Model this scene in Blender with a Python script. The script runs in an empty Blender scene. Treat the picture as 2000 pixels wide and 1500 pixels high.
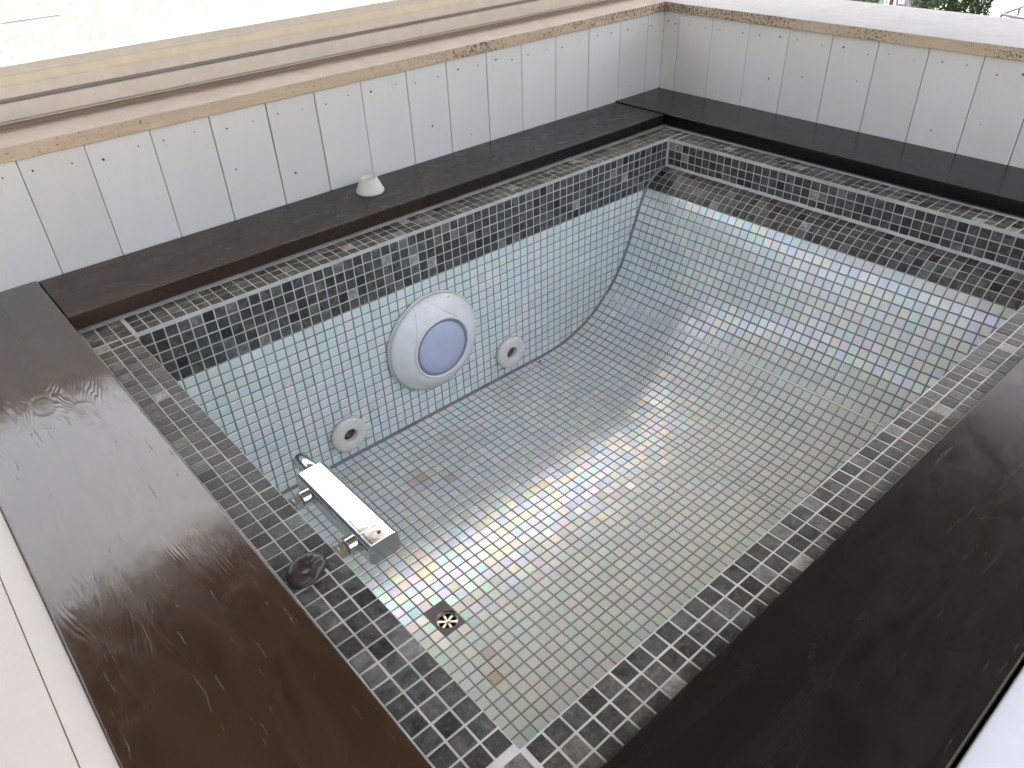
import bpy, bmesh, math, random
from mathutils import Vector, Matrix, noise
R = random.Random(7)
D = bpy.data
sc = bpy.context.scene
COL = sc.collection
rad = math.radians

# ------------------------------------------------------------------ camera, world, sun, exposure
CAM = Vector((-0.259, -1.440, 0.749)); CROT = (rad(54.514), rad(2.0018), rad(-41.377)); FPX = 1486.85
cam_d = D.cameras.new('camera'); cam = D.objects.new('camera', cam_d); COL.objects.link(cam)
cam.location = CAM; cam.rotation_euler = CROT
cam_d.sensor_width = 36; cam_d.lens = FPX / 2000 * 36; cam_d.clip_start = 0.01; cam_d.clip_end = 500
sc.camera = cam
SUN_EL, SUN_AZ = 74, 35            # azimuth measured from +X towards +Y: where the sun stands
w = D.worlds.new('World'); sc.world = w; w.use_nodes = True
wn = w.node_tree.nodes; wl = w.node_tree.links
sky = wn.new('ShaderNodeTexSky'); sky.sky_type = 'NISHITA'; sky.sun_disc = False
sky.sun_elevation = rad(SUN_EL); sky.sun_rotation = rad(90 - SUN_AZ)
sky.air_density = 1.0; sky.dust_density = 8.0; sky.ozone_density = 1.0
wl.new(sky.outputs[0], wn['Background'].inputs[0]); wn['Background'].inputs[1].default_value = 0.15
sl = D.lights.new('sun', 'SUN'); sl.energy = 1.3; sl.angle = rad(12); sl.color = (1.0, 0.93, 0.83)
sun = D.objects.new('sun', sl); COL.objects.link(sun)
sdir = Vector((math.cos(rad(SUN_AZ)) * math.cos(rad(SUN_EL)), math.sin(rad(SUN_AZ)) * math.cos(rad(SUN_EL)), math.sin(rad(SUN_EL))))
sun.rotation_euler = sdir.to_track_quat('Z', 'Y').to_euler(); sun.location = (-3, 3, 6)
vs = sc.view_settings
vs.view_transform = 'Standard'; vs.look = 'None'; vs.gamma = 1.0; vs.use_curve_mapping = False
vs.exposure = 2.62
vs.use_white_balance = True; vs.white_balance_temperature = 7450; vs.white_balance_tint = 10
sc.cycles.use_denoising = True
sc.cycles.max_bounces = 6; sc.cycles.diffuse_bounces = 4; sc.cycles.glossy_bounces = 3; sc.cycles.caustics_reflective = False; sc.cycles.caustics_refractive = False; sc.cycles.blur_glossy = 0.5; sc.cycles.transparent_max_bounces = 8; sc.cycles.use_adaptive_sampling = True; sc.cycles.adaptive_threshold = 0.02

# ------------------------------------------------------------------ helpers
def tag(o, label=None, cat=None, group=None, kind=None):
    for k, v in (('label', label), ('category', cat), ('group', group), ('kind', kind)):
        if v: o[k] = v
    return o
def empty(name, loc=(0, 0, 0), rot=(0, 0, 0)):
    o = D.objects.new(name, None); COL.objects.link(o); o.location = loc; o.rotation_euler = rot
    o.empty_display_size = 0.05
    return o
def mesh_obj(name, verts, faces, mat, parent=None, smooth=False, loc=(0, 0, 0), rot=(0, 0, 0)):
    me = D.meshes.new(name); me.from_pydata([tuple(v) for v in verts], [], faces); me.update()
    if smooth: me.polygons.foreach_set('use_smooth', [True] * len(me.polygons))
    if mat: me.materials.append(mat)
    o = D.objects.new(name, me); COL.objects.link(o); o.location = loc; o.rotation_euler = rot
    if parent: o.parent = parent
    return o
def bm_obj(name, bm, mat, parent=None, smooth=False, loc=(0, 0, 0), rot=(0, 0, 0)):
    me = D.meshes.new(name); bm.normal_update(); bm.to_mesh(me); bm.free()
    if smooth: me.polygons.foreach_set('use_smooth', [True] * len(me.polygons))
    if mat: me.materials.append(mat)
    o = D.objects.new(name, me); COL.objects.link(o); o.location = loc; o.rotation_euler = rot
    if parent: o.parent = parent
    return o
def box_bm(x0, x1, y0, y1, z0, z1, bev=0.0, seg=2, bm=None):
    b = bm or bmesh.new()
    r = bmesh.ops.create_cube(b, size=1.0)
    for v in r['verts']:
        v.co = Vector(((x0 + x1) / 2 + v.co.x * (x1 - x0), (y0 + y1) / 2 + v.co.y * (y1 - y0), (z0 + z1) / 2 + v.co.z * (z1 - z0)))
    if bev > 0:
        es = list({e for v in r['verts'] for e in v.link_edges})
        bmesh.ops.bevel(b, geom=es, offset=bev, segments=seg, profile=0.5, affect='EDGES')
    return b
def box(name, x0, x1, y0, y1, z0, z1, mat, parent=None, bev=0.0, seg=2, smooth=False):
    c = Vector(((x0 + x1) / 2, (y0 + y1) / 2, (z0 + z1) / 2))
    b = box_bm(x0 - c.x, x1 - c.x, y0 - c.y, y1 - c.y, z0 - c.z, z1 - c.z, bev, seg)
    loc = c - (parent.location if parent else Vector())
    return bm_obj(name, b, mat, parent, smooth, loc)
def lathe(prof, n=48, closed=False):
    """profile [(r, h)] turned about Z"""
    vs_, fs = [], []
    for r, h in prof:
        for k in range(n):
            a = 2 * math.pi * k / n
            vs_.append((r * math.cos(a), r * math.sin(a), h))
    for i in range(len(prof) - 1):
        for k in range(n):
            k2 = (k + 1) % n
            fs.append((i * n + k, i * n + k2, (i + 1) * n + k2, (i + 1) * n + k))
    if prof[0][0] > 0 and closed: fs.append(tuple(range(n))[::-1])
    if closed: fs.append(tuple((len(prof) - 1) * n + k for k in range(n)))
    return vs_, fs
def extrude_x(prof, x0, x1):
    """closed polygon in (y, z) swept along X"""
    n = len(prof)
    v = [(x0, y, z) for y, z in prof] + [(x1, y, z) for y, z in prof]
    f = [(i, (i + 1) % n, n + (i + 1) % n, n + i) for i in range(n)] + [tuple(range(n))[::-1], tuple(range(n, 2 * n))]
    return v, f

# ------------------------------------------------------------------ materials
class NT:
    def __init__(s, name):
        s.m = D.materials.new(name); s.m.use_nodes = True; s.t = s.m.node_tree; s.n = s.t.nodes; s.l = s.t.links
        s.b = s.n['Principled BSDF']; s.out = s.n['Material Output']
    def new(s, typ, **kw):
        x = s.n.new('ShaderNode' + typ)
        for k, v in kw.items(): setattr(x, k, v)
        return x
    def put(s, sock, v):
        if hasattr(v, 'links') or isinstance(v, bpy.types.NodeSocket): s.l.new(v, sock)
        elif isinstance(v, (tuple, list)):
            sock.default_value = tuple(v) + (1,) if len(sock.default_value) == 4 and len(v) == 3 else v
        else: sock.default_value = v
    def math(s, op, a, b=0.0, c=None):
        x = s.new('Math', operation=op); s.put(x.inputs[0], a); s.put(x.inputs[1], b)
        if c is not None: s.put(x.inputs[2], c)
        return x.outputs[0]
    def co(s, kind='Object'): return s.new('TexCoord').outputs[kind]
    def mapping(s, v, scale=(1, 1, 1), loc=(0, 0, 0)):
        x = s.new('Mapping'); s.l.new(v, x.inputs[0]); x.inputs['Scale'].default_value = scale; x.inputs['Location'].default_value = loc
        return x.outputs[0]
    def noise(s, v, scale, detail=4, rough=0.55, dist=0.0, out='Fac'):
        x = s.new('TexNoise'); s.l.new(v, x.inputs['Vector'])
        for k, q in (('Scale', scale), ('Detail', detail), ('Roughness', rough), ('Distortion', dist)): x.inputs[k].default_value = q
        return x.outputs[out]
    def ramp(s, f, stops):
        x = s.new('ValToRGB'); s.put(x.inputs[0], f); e = x.color_ramp.elements
        while len(e) < len(stops): e.new(0.5)
        for q, (p, c) in zip(e, stops):
            q.position = p; q.color = (c, c, c, 1) if isinstance(c, (int, float)) else tuple(c) + (1,)
        return x.outputs[0]
    def mix(s, f, a, b, blend='MIX'):
        x = s.new('Mix', data_type='RGBA', blend_type=blend); s.put(x.inputs[0], f); s.put(x.inputs[6], a); s.put(x.inputs[7], b)
        return x.outputs[2]
    def bump(s, h, strength=0.3, dist=0.001, normal=None):
        x = s.new('Bump'); x.inputs['Strength'].default_value = strength; x.inputs['Distance'].default_value = dist; s.put(x.inputs['Height'], h)
        if normal is not None: s.l.new(normal, x.inputs['Normal'])
        return x.outputs[0]
    def attr(s, name, out='Color'):
        return s.new('Attribute', attribute_name=name).outputs[out]
    def set(s, **kw):
        for k, v in kw.items(): s.put(s.b.inputs[k.replace('_', ' ')], v)
        return s
def simple(name, col, rough=0.5, metal=0.0, bump=None, **kw):
    t = NT(name); t.set(Roughness=rough, Metallic=metal, **kw)
    c = t.noise(t.co(), 30, 4)
    t.put(t.b.inputs['Base Color'], t.mix(0.35, col, t.mix(t.ramp(c, [(0.3, 0.0), (0.7, 1.0)]), tuple(q * 0.8 for q in col), tuple(min(1, q * 1.12) for q in col))))
    if bump: t.put(t.b.inputs['Normal'], t.bump(t.noise(t.co(), bump[0], 3), bump[1], bump[2]))
    return t.m

def mat_stone_tile():
    t = NT('green_grey_stone'); P = t.new('NewGeometry').outputs['Position']
    n1 = t.noise(P, 55, 6, 0.65, 0.8); n2 = t.noise(P, 190, 5, 0.7)
    f = t.math('ADD', 0.35, t.math('MULTIPLY', 3.6, t.math('POWER', n1, 2.2)))
    f = t.math('ADD', f, t.math('MULTIPLY', t.math('SUBTRACT', n2, 0.5), 0.9))
    c = t.mix(1.0, t.attr('tint'), f, 'MULTIPLY')
    c = t.mix(t.ramp(n2, [(0.58, 0.0), (0.72, 0.5)]), c, (0.24, 0.24, 0.22))
    t.set(Base_Color=c, Roughness=t.ramp(n1, [(0.3, 0.26), (0.7, 0.5)]))
    t.b.inputs['Specular IOR Level'].default_value = 0.28
    t.put(t.b.inputs['Normal'], t.bump(n2, 0.25, 0.0006, t.bump(n1, 0.3, 0.002)))
    return t.m
def mat_glass_tile():
    t = NT('pearl_glass'); P = t.new('NewGeometry').outputs['Position']
    n = t.noise(P, 130, 3, 0.6, 0.6)
    base = t.mix(t.ramp(n, [(0.35, 0.0), (0.7, 0.22)]), t.attr('tint'), (0.84, 0.85, 0.82))
    t.set(Base_Color=base, Roughness=0.22)
    t.b.inputs['Coat Weight'].default_value = 0.25; t.b.inputs['Coat Roughness'].default_value = 0.08
    g = t.new('BsdfGlossy'); g.inputs['Roughness'].default_value = 0.17
    hs = t.new('HueSaturation'); t.l.new(t.attr('film'), hs.inputs['Color'])
    t.put(hs.inputs['Hue'], t.math('ADD', 0.46, t.math('MULTIPLY', n, 0.08)))
    t.l.new(hs.outputs[0], g.inputs['Color'])
    nb = t.bump(n, 0.25, 0.0008); t.put(t.b.inputs['Normal'], nb); t.l.new(nb, g.inputs['Normal'])
    m = t.new('MixShader'); m.inputs[0].default_value = 0.17
    t.l.new(t.b.outputs[0], m.inputs[1]); t.l.new(g.outputs[0], m.inputs[2]); t.l.new(m.outputs[0], t.out.inputs[0])
    return t.m
def mat_grout(name, col):
    t = NT(name); P = t.new('NewGeometry').outputs['Position']
    a = t.noise(P, 14, 5, 0.6); b = t.noise(P, 260, 3)
    c = t.mix(t.ramp(a, [(0.3, 0.0), (0.7, 1.0)]), tuple(q * 0.78 for q in col), tuple(q * 1.15 for q in col))
    if name == 'grey_grout':
        dv = t.new('VectorMath', operation='DISTANCE'); t.l.new(P, dv.inputs[0]); dv.inputs[1].default_value = (0.259, -0.722, -0.545)
        c = t.mix(t.ramp(t.math('ADD', dv.outputs['Value'], t.math('MULTIPLY', t.math('SUBTRACT', t.noise(P, 60, 3), 0.5), 0.04)), [(0.012, 0.9), (0.045, 0.0)]), c, (0.16, 0.085, 0.03))
    t.set(Base_Color=c, Roughness=0.85); t.put(t.b.inputs['Normal'], t.bump(b, 0.4, 0.0008))
    return t.m
def mat_wood(name, col_a, col_b, knots=(), rough=0.24, light_fade=None, gloss=0.5, relief=1.0, coat=0.45):
    """stained, varnished timber; object X runs along the board; knots: (x, y, size)"""
    t = NT(name); O = t.co()
    sep = t.new('SeparateXYZ'); t.l.new(O, sep.inputs[0]); X, Y = sep.outputs[0], sep.outputs[1]
    big = t.noise(t.mapping(O, (0.9, 5, 5)), 3.0, 3, 0.5)
    yy = t.math('ADD', Y, t.math('MULTIPLY', t.math('SUBTRACT', big, 0.5), 0.10))
    rings = None
    for kx, ky, r in knots:
        dx = t.math('MULTIPLY', t.math('SUBTRACT', X, kx), 0.55 / r); dy = t.math('MULTIPLY', t.math('SUBTRACT', Y, ky), 1 / r)
        d2 = t.math('ADD', t.math('MULTIPLY', dx, dx), t.math('MULTIPLY', dy, dy))
        e = t.math('POWER', 2.718, t.math('MULTIPLY', d2, -0.5))
        yy = t.math('ADD', yy, t.math('MULTIPLY', t.math('MULTIPLY', e, dy), r * 1.3))
        d = t.math('SQRT', d2)
        e1 = t.math('MULTIPLY', t.math('SUBTRACT', t.math('ADD', d, t.math('MULTIPLY', t.math('SUBTRACT', big, 0.5), 0.5)), 1.0), 6.0)
        rr = t.math('ADD', t.math('POWER', 2.718, t.math('MULTIPLY', t.math('MULTIPLY', e1, e1), -1.0)), t.math('MULTIPLY', t.math('SINE', t.math('MULTIPLY', d, 16.0)), t.math('MULTIPLY', 0.12, t.math('POWER', 2.718, t.math('MULTIPLY', d2, -0.8)))))
        rings = rr if rings is None else t.math('ADD', rings, rr)
    cmb = t.new('CombineXYZ'); t.put(cmb.inputs[0], t.math('MULTIPLY', X, 0.055)); t.put(cmb.inputs[1], yy); t.put(cmb.inputs[2], t.math('MULTIPLY', sep.outputs[2], 0.3))
    grain = t.noise(cmb.outputs[0], 95, 5, 0.62)
    coarse = t.noise(cmb.outputs[0], 26, 3, 0.5)
    fine = t.noise(t.mapping(O, (3, 60, 60)), 12, 3, 0.6)
    lines = t.math('SINE', t.math('ADD', t.math('MULTIPLY', yy, 1150.0), t.math('MULTIPLY', t.noise(cmb.outputs[0], 18, 3, 0.5), 26.0)))
    lines = t.math('MULTIPLY', lines, t.ramp(t.noise(t.mapping(O, (1.6, 4, 4)), 5, 3, 0.6), [(0.42, 0.0), (0.62, 1.0)]))
    pits = t.ramp(t.noise(t.mapping(O, (0.75, 11, 11)), 16, 4, 0.68), [(0.655, 0.0), (0.695, 1.0)])
    ca, cb = col_a, col_b
    c = t.mix(t.ramp(grain, [(0.35, 0.0), (0.65, 1.0)]), ca, cb)
    c = t.mix(t.ramp(coarse, [(0.4, 0.0), (0.7, 0.6)]), c, tuple(q * 1.35 for q in cb))
    if light_fade:
        f = t.ramp(t.math('ADD', t.math('MULTIPLY', X, light_fade[0]), light_fade[1]), [(0.0, 0.0), (1.0, 1.0)])
        c = t.mix(f, c, light_fade[2])
    if rings is not None: c = t.mix(t.ramp(rings, [(0.35, 0.0), (0.9, 0.25)]), c, tuple(q * 1.7 for q in cb))
    c = t.mix(pits, c, (0.006, 0.004, 0.003))
    smear = t.noise(t.mapping(O, (2.5, 4, 4)), 6, 4, 0.6, 1.2)
    t.set(Base_Color=c, Roughness=t.ramp(smear, [(0.3, rough * 0.75), (0.7, rough * 1.5)]))
    t.b.inputs['Specular IOR Level'].default_value = gloss
    h = t.math('ADD', t.math('MULTIPLY', grain, 0.55), t.math('MULTIPLY', coarse, 0.8))
    h = t.math('ADD', t.math('ADD', h, t.math('MULTIPLY', fine, 0.25)), t.math('MULTIPLY', lines, 0.19))
    if rings is not None: h = t.math('ADD', h, t.math('MULTIPLY', rings, 0.28))
    h = t.math('SUBTRACT', h, t.math('MULTIPLY', pits, 0.8))
    wav = t.noise(t.mapping(O, (2, 7, 7)), 4, 2)
    nb = t.bump(h, 0.30 * relief, 0.0007, t.bump(wav, 0.12 * relief, 0.003)); t.put(t.b.inputs['Normal'], nb); t.put(t.b.inputs['Coat Normal'], nb)
    t.b.inputs['Coat Weight'].default_value = coat; t.b.inputs['Coat Roughness'].default_value = rough * 0.7
    return t.m
def mat_white_paint(name, col):
    t = NT(name); O = t.co()
    a = t.noise(t.mapping(O, (6, 6, 1.4)), 3, 4, 0.6); b = t.noise(t.mapping(O, (30, 30, 3)), 5, 4); sp = t.noise(O, 60, 4, 0.7)
    c = t.mix(t.ramp(a, [(0.35, 0.0), (0.75, 0.5)]), col, tuple(q * f for q, f in zip(col, (0.93, 0.91, 0.87))))
    c = t.mix(t.ramp(sp, [(0.70, 0.0), (0.78, 0.35)]), c, tuple(q * 0.72 for q in col))
    c = t.mix(t.new('ObjectInfo').outputs['Random'], c, t.mix(0.5, c, tuple(q * f for q, f in zip(col, (0.88, 0.86, 0.82)))))
    drip = t.noise(t.mapping(O, (55, 55, 1.6)), 2.0, 4, 0.65); c = t.mix(t.ramp(drip, [(0.60, 0.0), (0.78, 0.30)]), c, tuple(q * f for q, f in zip(col, (0.80, 0.76, 0.68))))
    t.set(Base_Color=c, Roughness=0.42); t.b.inputs['Specular IOR Level'].default_value = 0.35
    t.put(t.b.inputs['Normal'], t.bump(b, 0.18, 0.0015, t.bump(t.noise(O, 9, 2), 0.3, 0.006)))
    return t.m
def mat_travertine(name, col_a, col_b, pit_amount=0.56, pit_col=(0.13, 0.10, 0.075)):
    t = NT(name); P = t.new('NewGeometry').outputs['Position']
    a = t.noise(t.mapping(P, (2.2, 2.2, 16)), 3.5, 6, 0.65, 0.7); b = t.noise(P, 60, 5, 0.7)
    v = t.noise(P, 150, 5, 0.75); zone = t.noise(P, 3.1, 3, 0.6)
    c = t.mix(t.ramp(a, [(0.3, 0.0), (0.7, 1.0)]), col_a, col_b)
    c = t.mix(t.ramp(b, [(0.45, 0.0), (0.75, 0.45)]), c, tuple(q * 0.7 for q in col_b))
    dv = t.new('VectorMath', operation='DISTANCE'); t.l.new(P, dv.inputs[0]); dv.inputs[1].default_value = (1.85, 0.25, 0.3)
    near = t.ramp(dv.outputs['Value'], [(0.05, 0.13), (0.75, 0.03), (1.0, 0.0)])      # the slab is more porous towards the corner
    thr = t.math('ADD', t.math('ADD', v, near), t.math('MULTIPLY', t.math('SUBTRACT', zone, 0.5), 0.45))
    pit = t.ramp(thr, [(pit_amount, 0.0), (pit_amount + 0.07, 1.0)])
    c = t.mix(pit, c, pit_col)
    t.set(Base_Color=c, Roughness=0.62)
    t.put(t.b.inputs['Normal'], t.bump(t.math('SUBTRACT', b, t.math('MULTIPLY', pit, 2.0)), 0.6, 0.0018))
    return t.m
def mat_pane():
    t = NT('wet_window_glass'); P = t.new('NewGeometry').outputs['Position']
    dr = t.noise(t.mapping(P, (1, 1, 0.6)), 210, 2, 0.6); run = t.noise(t.mapping(P, (1, 1, 0.18)), 60, 4, 0.6); z = t.noise(P, 9, 4, 0.6)
    f = t.ramp(t.math('ADD', t.math('ADD', t.math('MULTIPLY', dr, 0.8), t.math('MULTIPLY', run, 0.35)), t.math('MULTIPLY', z, 0.25)), [(0.64, 0.08), (0.86, 0.26)])
    tr = t.new('BsdfTransparent'); tr.inputs[0].default_value = (0.97, 0.99, 0.98, 1)
    tl = t.new('BsdfTranslucent'); tl.inputs[0].default_value = (0.90, 0.95, 0.97, 1)
    gl = t.new('BsdfGlossy'); gl.inputs['Roughness'].default_value = 0.05
    m1 = t.new('MixShader'); t.put(m1.inputs[0], f); t.l.new(tr.outputs[0], m1.inputs[1]); t.l.new(tl.outputs[0], m1.inputs[2])
    fr = t.new('LayerWeight'); fr.inputs[0].default_value = 0.5; fc = t.math('ADD', 0.03, t.math('MULTIPLY', t.math('POWER', fr.outputs['Facing'], 5.0), 0.5))
    m2 = t.new('MixShader'); t.l.new(fc, m2.inputs[0]); t.l.new(m1.outputs[0], m2.inputs[1]); t.l.new(gl.outputs[0], m2.inputs[2])
    t.l.new(m2.outputs[0], t.out.inputs[0])
    return t.m
def mat_chrome():
    t = NT('spotted_chrome'); P = t.new('NewGeometry').outputs['Position']
    a = t.noise(P, 45, 5, 0.65, 1.0)
    t.set(Base_Color=t.mix(t.ramp(a, [(0.5, 0.0), (0.75, 0.35)]), (0.60, 0.62, 0.64), (0.50, 0.44, 0.39)), Metallic=1.0, Roughness=t.ramp(a, [(0.35, 0.04), (0.75, 0.22)]))
    t.put(t.b.inputs['Normal'], t.bump(t.noise(P, 60, 2), 0.06, 0.002))
    return t.m
def mat_leaf(name, col):
    t = NT(name); oi = t.new('NewGeometry').outputs['Random Per Island']
    t.set(Base_Color=t.mix(oi, tuple(q * 0.55 for q in col), tuple(q * 1.5 for q in col)), Roughness=0.6)
    return t.m

M = {}
M['wallw'] = mat_grout('blue_shade_render', (0.27, 0.32, 0.40))  # bluish shade on the distant white houses is mixed into this colour
M['stone'] = mat_stone_tile(); M['glass_tile'] = mat_glass_tile()
M['grout_light'] = mat_grout('light_grout', (0.52, 0.505, 0.48)); M['grout_dark'] = mat_grout('grey_grout', (0.235, 0.225, 0.215))
M['mortar'] = mat_grout('dark_mortar', (0.19, 0.175, 0.165))
M['wood_left'] = mat_wood('brown_stained_timber', (0.025, 0.0115, 0.0062), (0.044, 0.0215, 0.0115), [(-0.256, -0.063, 0.030), (-0.238, 0.080, 0.028), (0.369, 0.002, 0.022), (0.295, -0.039, 0.022)], 0.15, gloss=0.5, relief=2.6, coat=0.85)
M['wood_back'] = mat_wood('dark_stained_timber', (0.038, 0.020, 0.0115), (0.060, 0.034, 0.021), [(-0.5, 0.03, 0.025), (0.55, 0.06, 0.02)], 0.28, light_fade=(0.75, 0.62, (0.012, 0.011, 0.010)), relief=0.8, gloss=0.32, coat=0.05)  # brown-to-black run along the board paints in the warmer light at left
M['wood_dark'] = mat_wood('black_stained_timber', (0.005, 0.0042, 0.004), (0.009, 0.0072, 0.0066), [(-0.60, 0.02, 0.03), (0.2, -0.04, 0.03)], 0.18, relief=0.7, gloss=0.26, coat=0.0)
M['paint'] = mat_white_paint('cream_white_paint', (0.84, 0.83, 0.80)); M['paint_warm'] = mat_white_paint('warm_cream_paint', (0.80, 0.74, 0.66))
M['paint_skylit'] = mat_white_paint('skylit_white_paint', (0.44, 0.48, 0.53)); M['trav'] = mat_travertine('buff_travertine', (0.60, 0.45, 0.31), (0.72, 0.57, 0.42), 0.595); M['trav_top'] = mat_travertine('pale_travertine', (0.42, 0.35, 0.31), (0.54, 0.47, 0.43), 0.70)  # the near ledge's white paint carries the bluish sky light in its colour
M['trav_skylit'] = mat_travertine('skylit_travertine', (0.40, 0.41, 0.42), (0.50, 0.50, 0.50), 0.76, (0.32, 0.31, 0.30))  # far cap's top: cool sky light put into the stone colour
M['alu'] = simple('beige_lacquered_aluminium', (0.74, 0.665, 0.58), 0.38, bump=(8, 0.05, 0.002)); M['alu_grey'] = simple('grey_gasket', (0.28, 0.255, 0.24), 0.6)
M['alu_warm_lit'] = simple('warm_lit_bead', (0.80, 0.70, 0.53), 0.45); M['seal'] = simple('old_sealant', (0.36, 0.27, 0.19), 0.8, bump=(80, 0.8, 0.004))  # the bead's yellow includes warm outside light falling on the step
M['pane'] = mat_pane(); M['chrome'] = mat_chrome()
M['plastic'] = simple('white_pool_plastic', (0.84, 0.835, 0.81), 0.22, bump=(12, 0.04, 0.002)); M['plastic_old'] = simple('yellowed_pool_plastic', (0.80, 0.765, 0.71), 0.42, bump=(160, 0.12, 0.001))
M['dark_hole'] = simple('shaded_hole', (0.10, 0.095, 0.085), 0.7); M['lens'] = simple('lilac_lens', (0.52, 0.555, 0.70), 0.30, bump=(300, 0.10, 0.0006)); M['lens_rim'] = simple('grey_lens_rim', (0.25, 0.255, 0.36), 0.35)
M['seam'] = simple('seam_shadow_line', (0.50, 0.49, 0.47), 0.6); M['steel'] = simple('brushed_steel', (0.62, 0.60, 0.57), 0.25, 1.0); M['black'] = simple('drain_black', (0.01, 0.01, 0.01), 0.8)
M['cone'] = simple('cream_plastic_cone', (0.80, 0.75, 0.68), 0.5); M['brown_plastic'] = simple('brown_plastic', (0.055, 0.040, 0.038), 0.28, bump=(60, 0.35, 0.002))
M['nail'] = simple('rusty_nail', (0.07, 0.065, 0.06), 0.8); M['core'] = simple('dark_wall_core', (0.10, 0.085, 0.07), 0.9)
M['render'] = mat_grout('pale_render', (0.62, 0.61, 0.58)); M['canopy'] = simple('cream_awning_cloth', (0.17, 0.15, 0.13), 0.9, bump=(200, 0.2, 0.001))
M['house'] = mat_grout('cream_wall_render', (0.50, 0.45, 0.38)); M['bounce_white'] = mat_grout('white_bounce_render', (0.80, 0.79, 0.76)); M['render_dull'] = mat_grout('worn_white_band', (0.10, 0.10, 0.098)); M['post'] = simple('white_post', (0.75, 0.74, 0.72), 0.5); M['leaf_dry'] = simple('dry_leaf', (0.42, 0.24, 0.09), 0.7)

# ------------------------------------------------------------------ pool
p = 0.0254; W = 1.118; L = 1.6065; FZ = -0.545; X0 = 0.248 * p; Y0 = 0.006; PY = (W - 2 * Y0) / 44
GL = 0.0007                                     # grout lies this far under the tile face
pool = tag(empty('plunge_pool', (L / 2, -W / 2, FZ - 0.06)), 'small mosaic lined plunge pool with a sloping backrest, dark stone rim and pearly glass tiles', 'pool')
PO = pool.location
# backrest profile (x, z), top to floor
ctrl = [(L, -0.0845), (1.583, -0.0885), (1.550, -0.104), (1.518, -0.131), (1.496, -0.172), (1.4745, -0.225), (1.450, -0.288), (1.424, -0.345),
        (1.389, -0.398), (1.3466, -0.441), (1.300, -0.479), (1.255, -0.505), (1.190, -0.529), (1.120, -0.541), (1.040, FZ)]
def catmull(pts, n=12):
    out = []
    P = [pts[0]] + pts + [pts[-1]]
    for i in range(1, len(P) - 2):
        p0, p1, p2, p3 = [Vector(q) for q in P[i - 1:i + 3]]
        for k in range(n):
            t = k / n
            out.append(0.5 * ((2 * p1) + (p2 - p0) * t + (2 * p0 - 5 * p1 + 4 * p2 - p3) * t * t + (3 * p1 - p0 - 3 * p2 + p3) * t ** 3))
    out.append(Vector(pts[-1]))
    return out
PROF = catmull(ctrl); ARC = [0.0]
for a_, b_ in zip(PROF, PROF[1:]): ARC.append(ARC[-1] + (b_ - a_).length)
def prof_at(s):
    s = max(0, min(ARC[-1], s))
    for i in range(len(ARC) - 1):
        if ARC[i + 1] >= s:
            f = (s - ARC[i]) / max(1e-9, ARC[i + 1] - ARC[i]); q = PROF[i].lerp(PROF[i + 1], f); d = (PROF[i + 1] - PROF[i]).normalized()
            return q, d
    return PROF[-1], (PROF[-1] - PROF[-2]).normalized()
def s_of_x(x): return min(range(len(PROF)), key=lambda i: abs(PROF[i].x - x)) and ARC[min(range(len(PROF)), key=lambda i: abs(PROF[i].x - x))]
S_DARK = s_of_x(1.518); S_RIDGE = s_of_x(1.3466)

# beds of grout
def quad(name, pts, mat, parent, flip=False):
    return mesh_obj(name, [Vector(q) - PO for q in pts], [(3, 2, 1, 0) if flip else (0, 1, 2, 3)], mat, parent)
ZB = -5.28 * p                                  # foot of the dark band
vsb, fsb = [], []
def addq(a, b, c, d):
    i = len(vsb); vsb.extend([Vector(q) - PO for q in (a, b, c, d)]); fsb.append((i, i + 1, i + 2, i + 3))
RO = 0.100                                      # rim width under the deck
# rim top (four strips), dark bands
addq((-RO, -W - RO, 0), (0, -W - RO, 0), (0, RO, 0), (-RO, RO, 0)); addq((0, 0, 0), (L, 0, 0), (L, RO, 0), (0, RO, 0))
addq((L, -W - RO, 0), (L + RO, -W - RO, 0), (L + RO, RO, 0), (L, RO, 0)); addq((0, -W - RO, 0), (L, -W - RO, 0), (L, -W, 0), (0, -W, 0))
addq((0, 0, 0), (0, 0, ZB), (L, 0, ZB), (L, 0, 0)); addq((L, 0, 0), (L, 0, -0.0845), (L, -W, -0.0845), (L, -W, 0))
addq((0, -W, 0), (0, -W, ZB), (0, 0, ZB), (0, 0, 0)); addq((L, -W, 0), (L, -W, ZB), (0, -W, ZB), (0, -W, 0))
prev = None
for k in range(13):
    q, _ = prof_at(S_DARK * k / 12)
    if prev is not None: addq((prev.x, 0, prev.y), (q.x, 0, q.y), (q.x, -W, q.y), (prev.x, -W, prev.y))
    prev = q
mesh_obj('rim_grout', vsb, fsb, M['grout_light'], pool)
vsb, fsb = [], []
addq((0, 0, ZB), (0, 0, FZ), (L, 0, FZ), (L, 0, ZB)); addq((0, -W, ZB), (0, -W, FZ), (0, 0, FZ), (0, 0, ZB)); addq((L, -W, ZB), (L, -W, FZ), (0, -W, FZ), (0, -W, ZB))
XF = ctrl[-1][0]
HX0, HX1, HY0, HY1 = (9 + 0.248) * p, (11 + 0.248) * p, -Y0 - 24 * PY, -Y0 - 21 * PY    # gap left for the drain
DC = Vector(((HX0 + HX1) / 2 + 0.003, (HY0 + HY1) / 2 - 0.006, FZ)); DR = 0.0235
addq((0, 0, FZ), (0, -W, FZ), (HX0, -W, FZ), (HX0, 0, FZ)); addq((HX1, 0, FZ), (HX1, -W, FZ), (XF, -W, FZ), (XF, 0, FZ))
addq((HX0, 0, FZ), (HX0, HY1, FZ), (HX1, HY1, FZ), (HX1, 0, FZ)); addq((HX0, HY0, FZ), (HX0, -W, FZ), (HX1, -W, FZ), (HX1, HY0, FZ))
N = 60; prev = None
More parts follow.
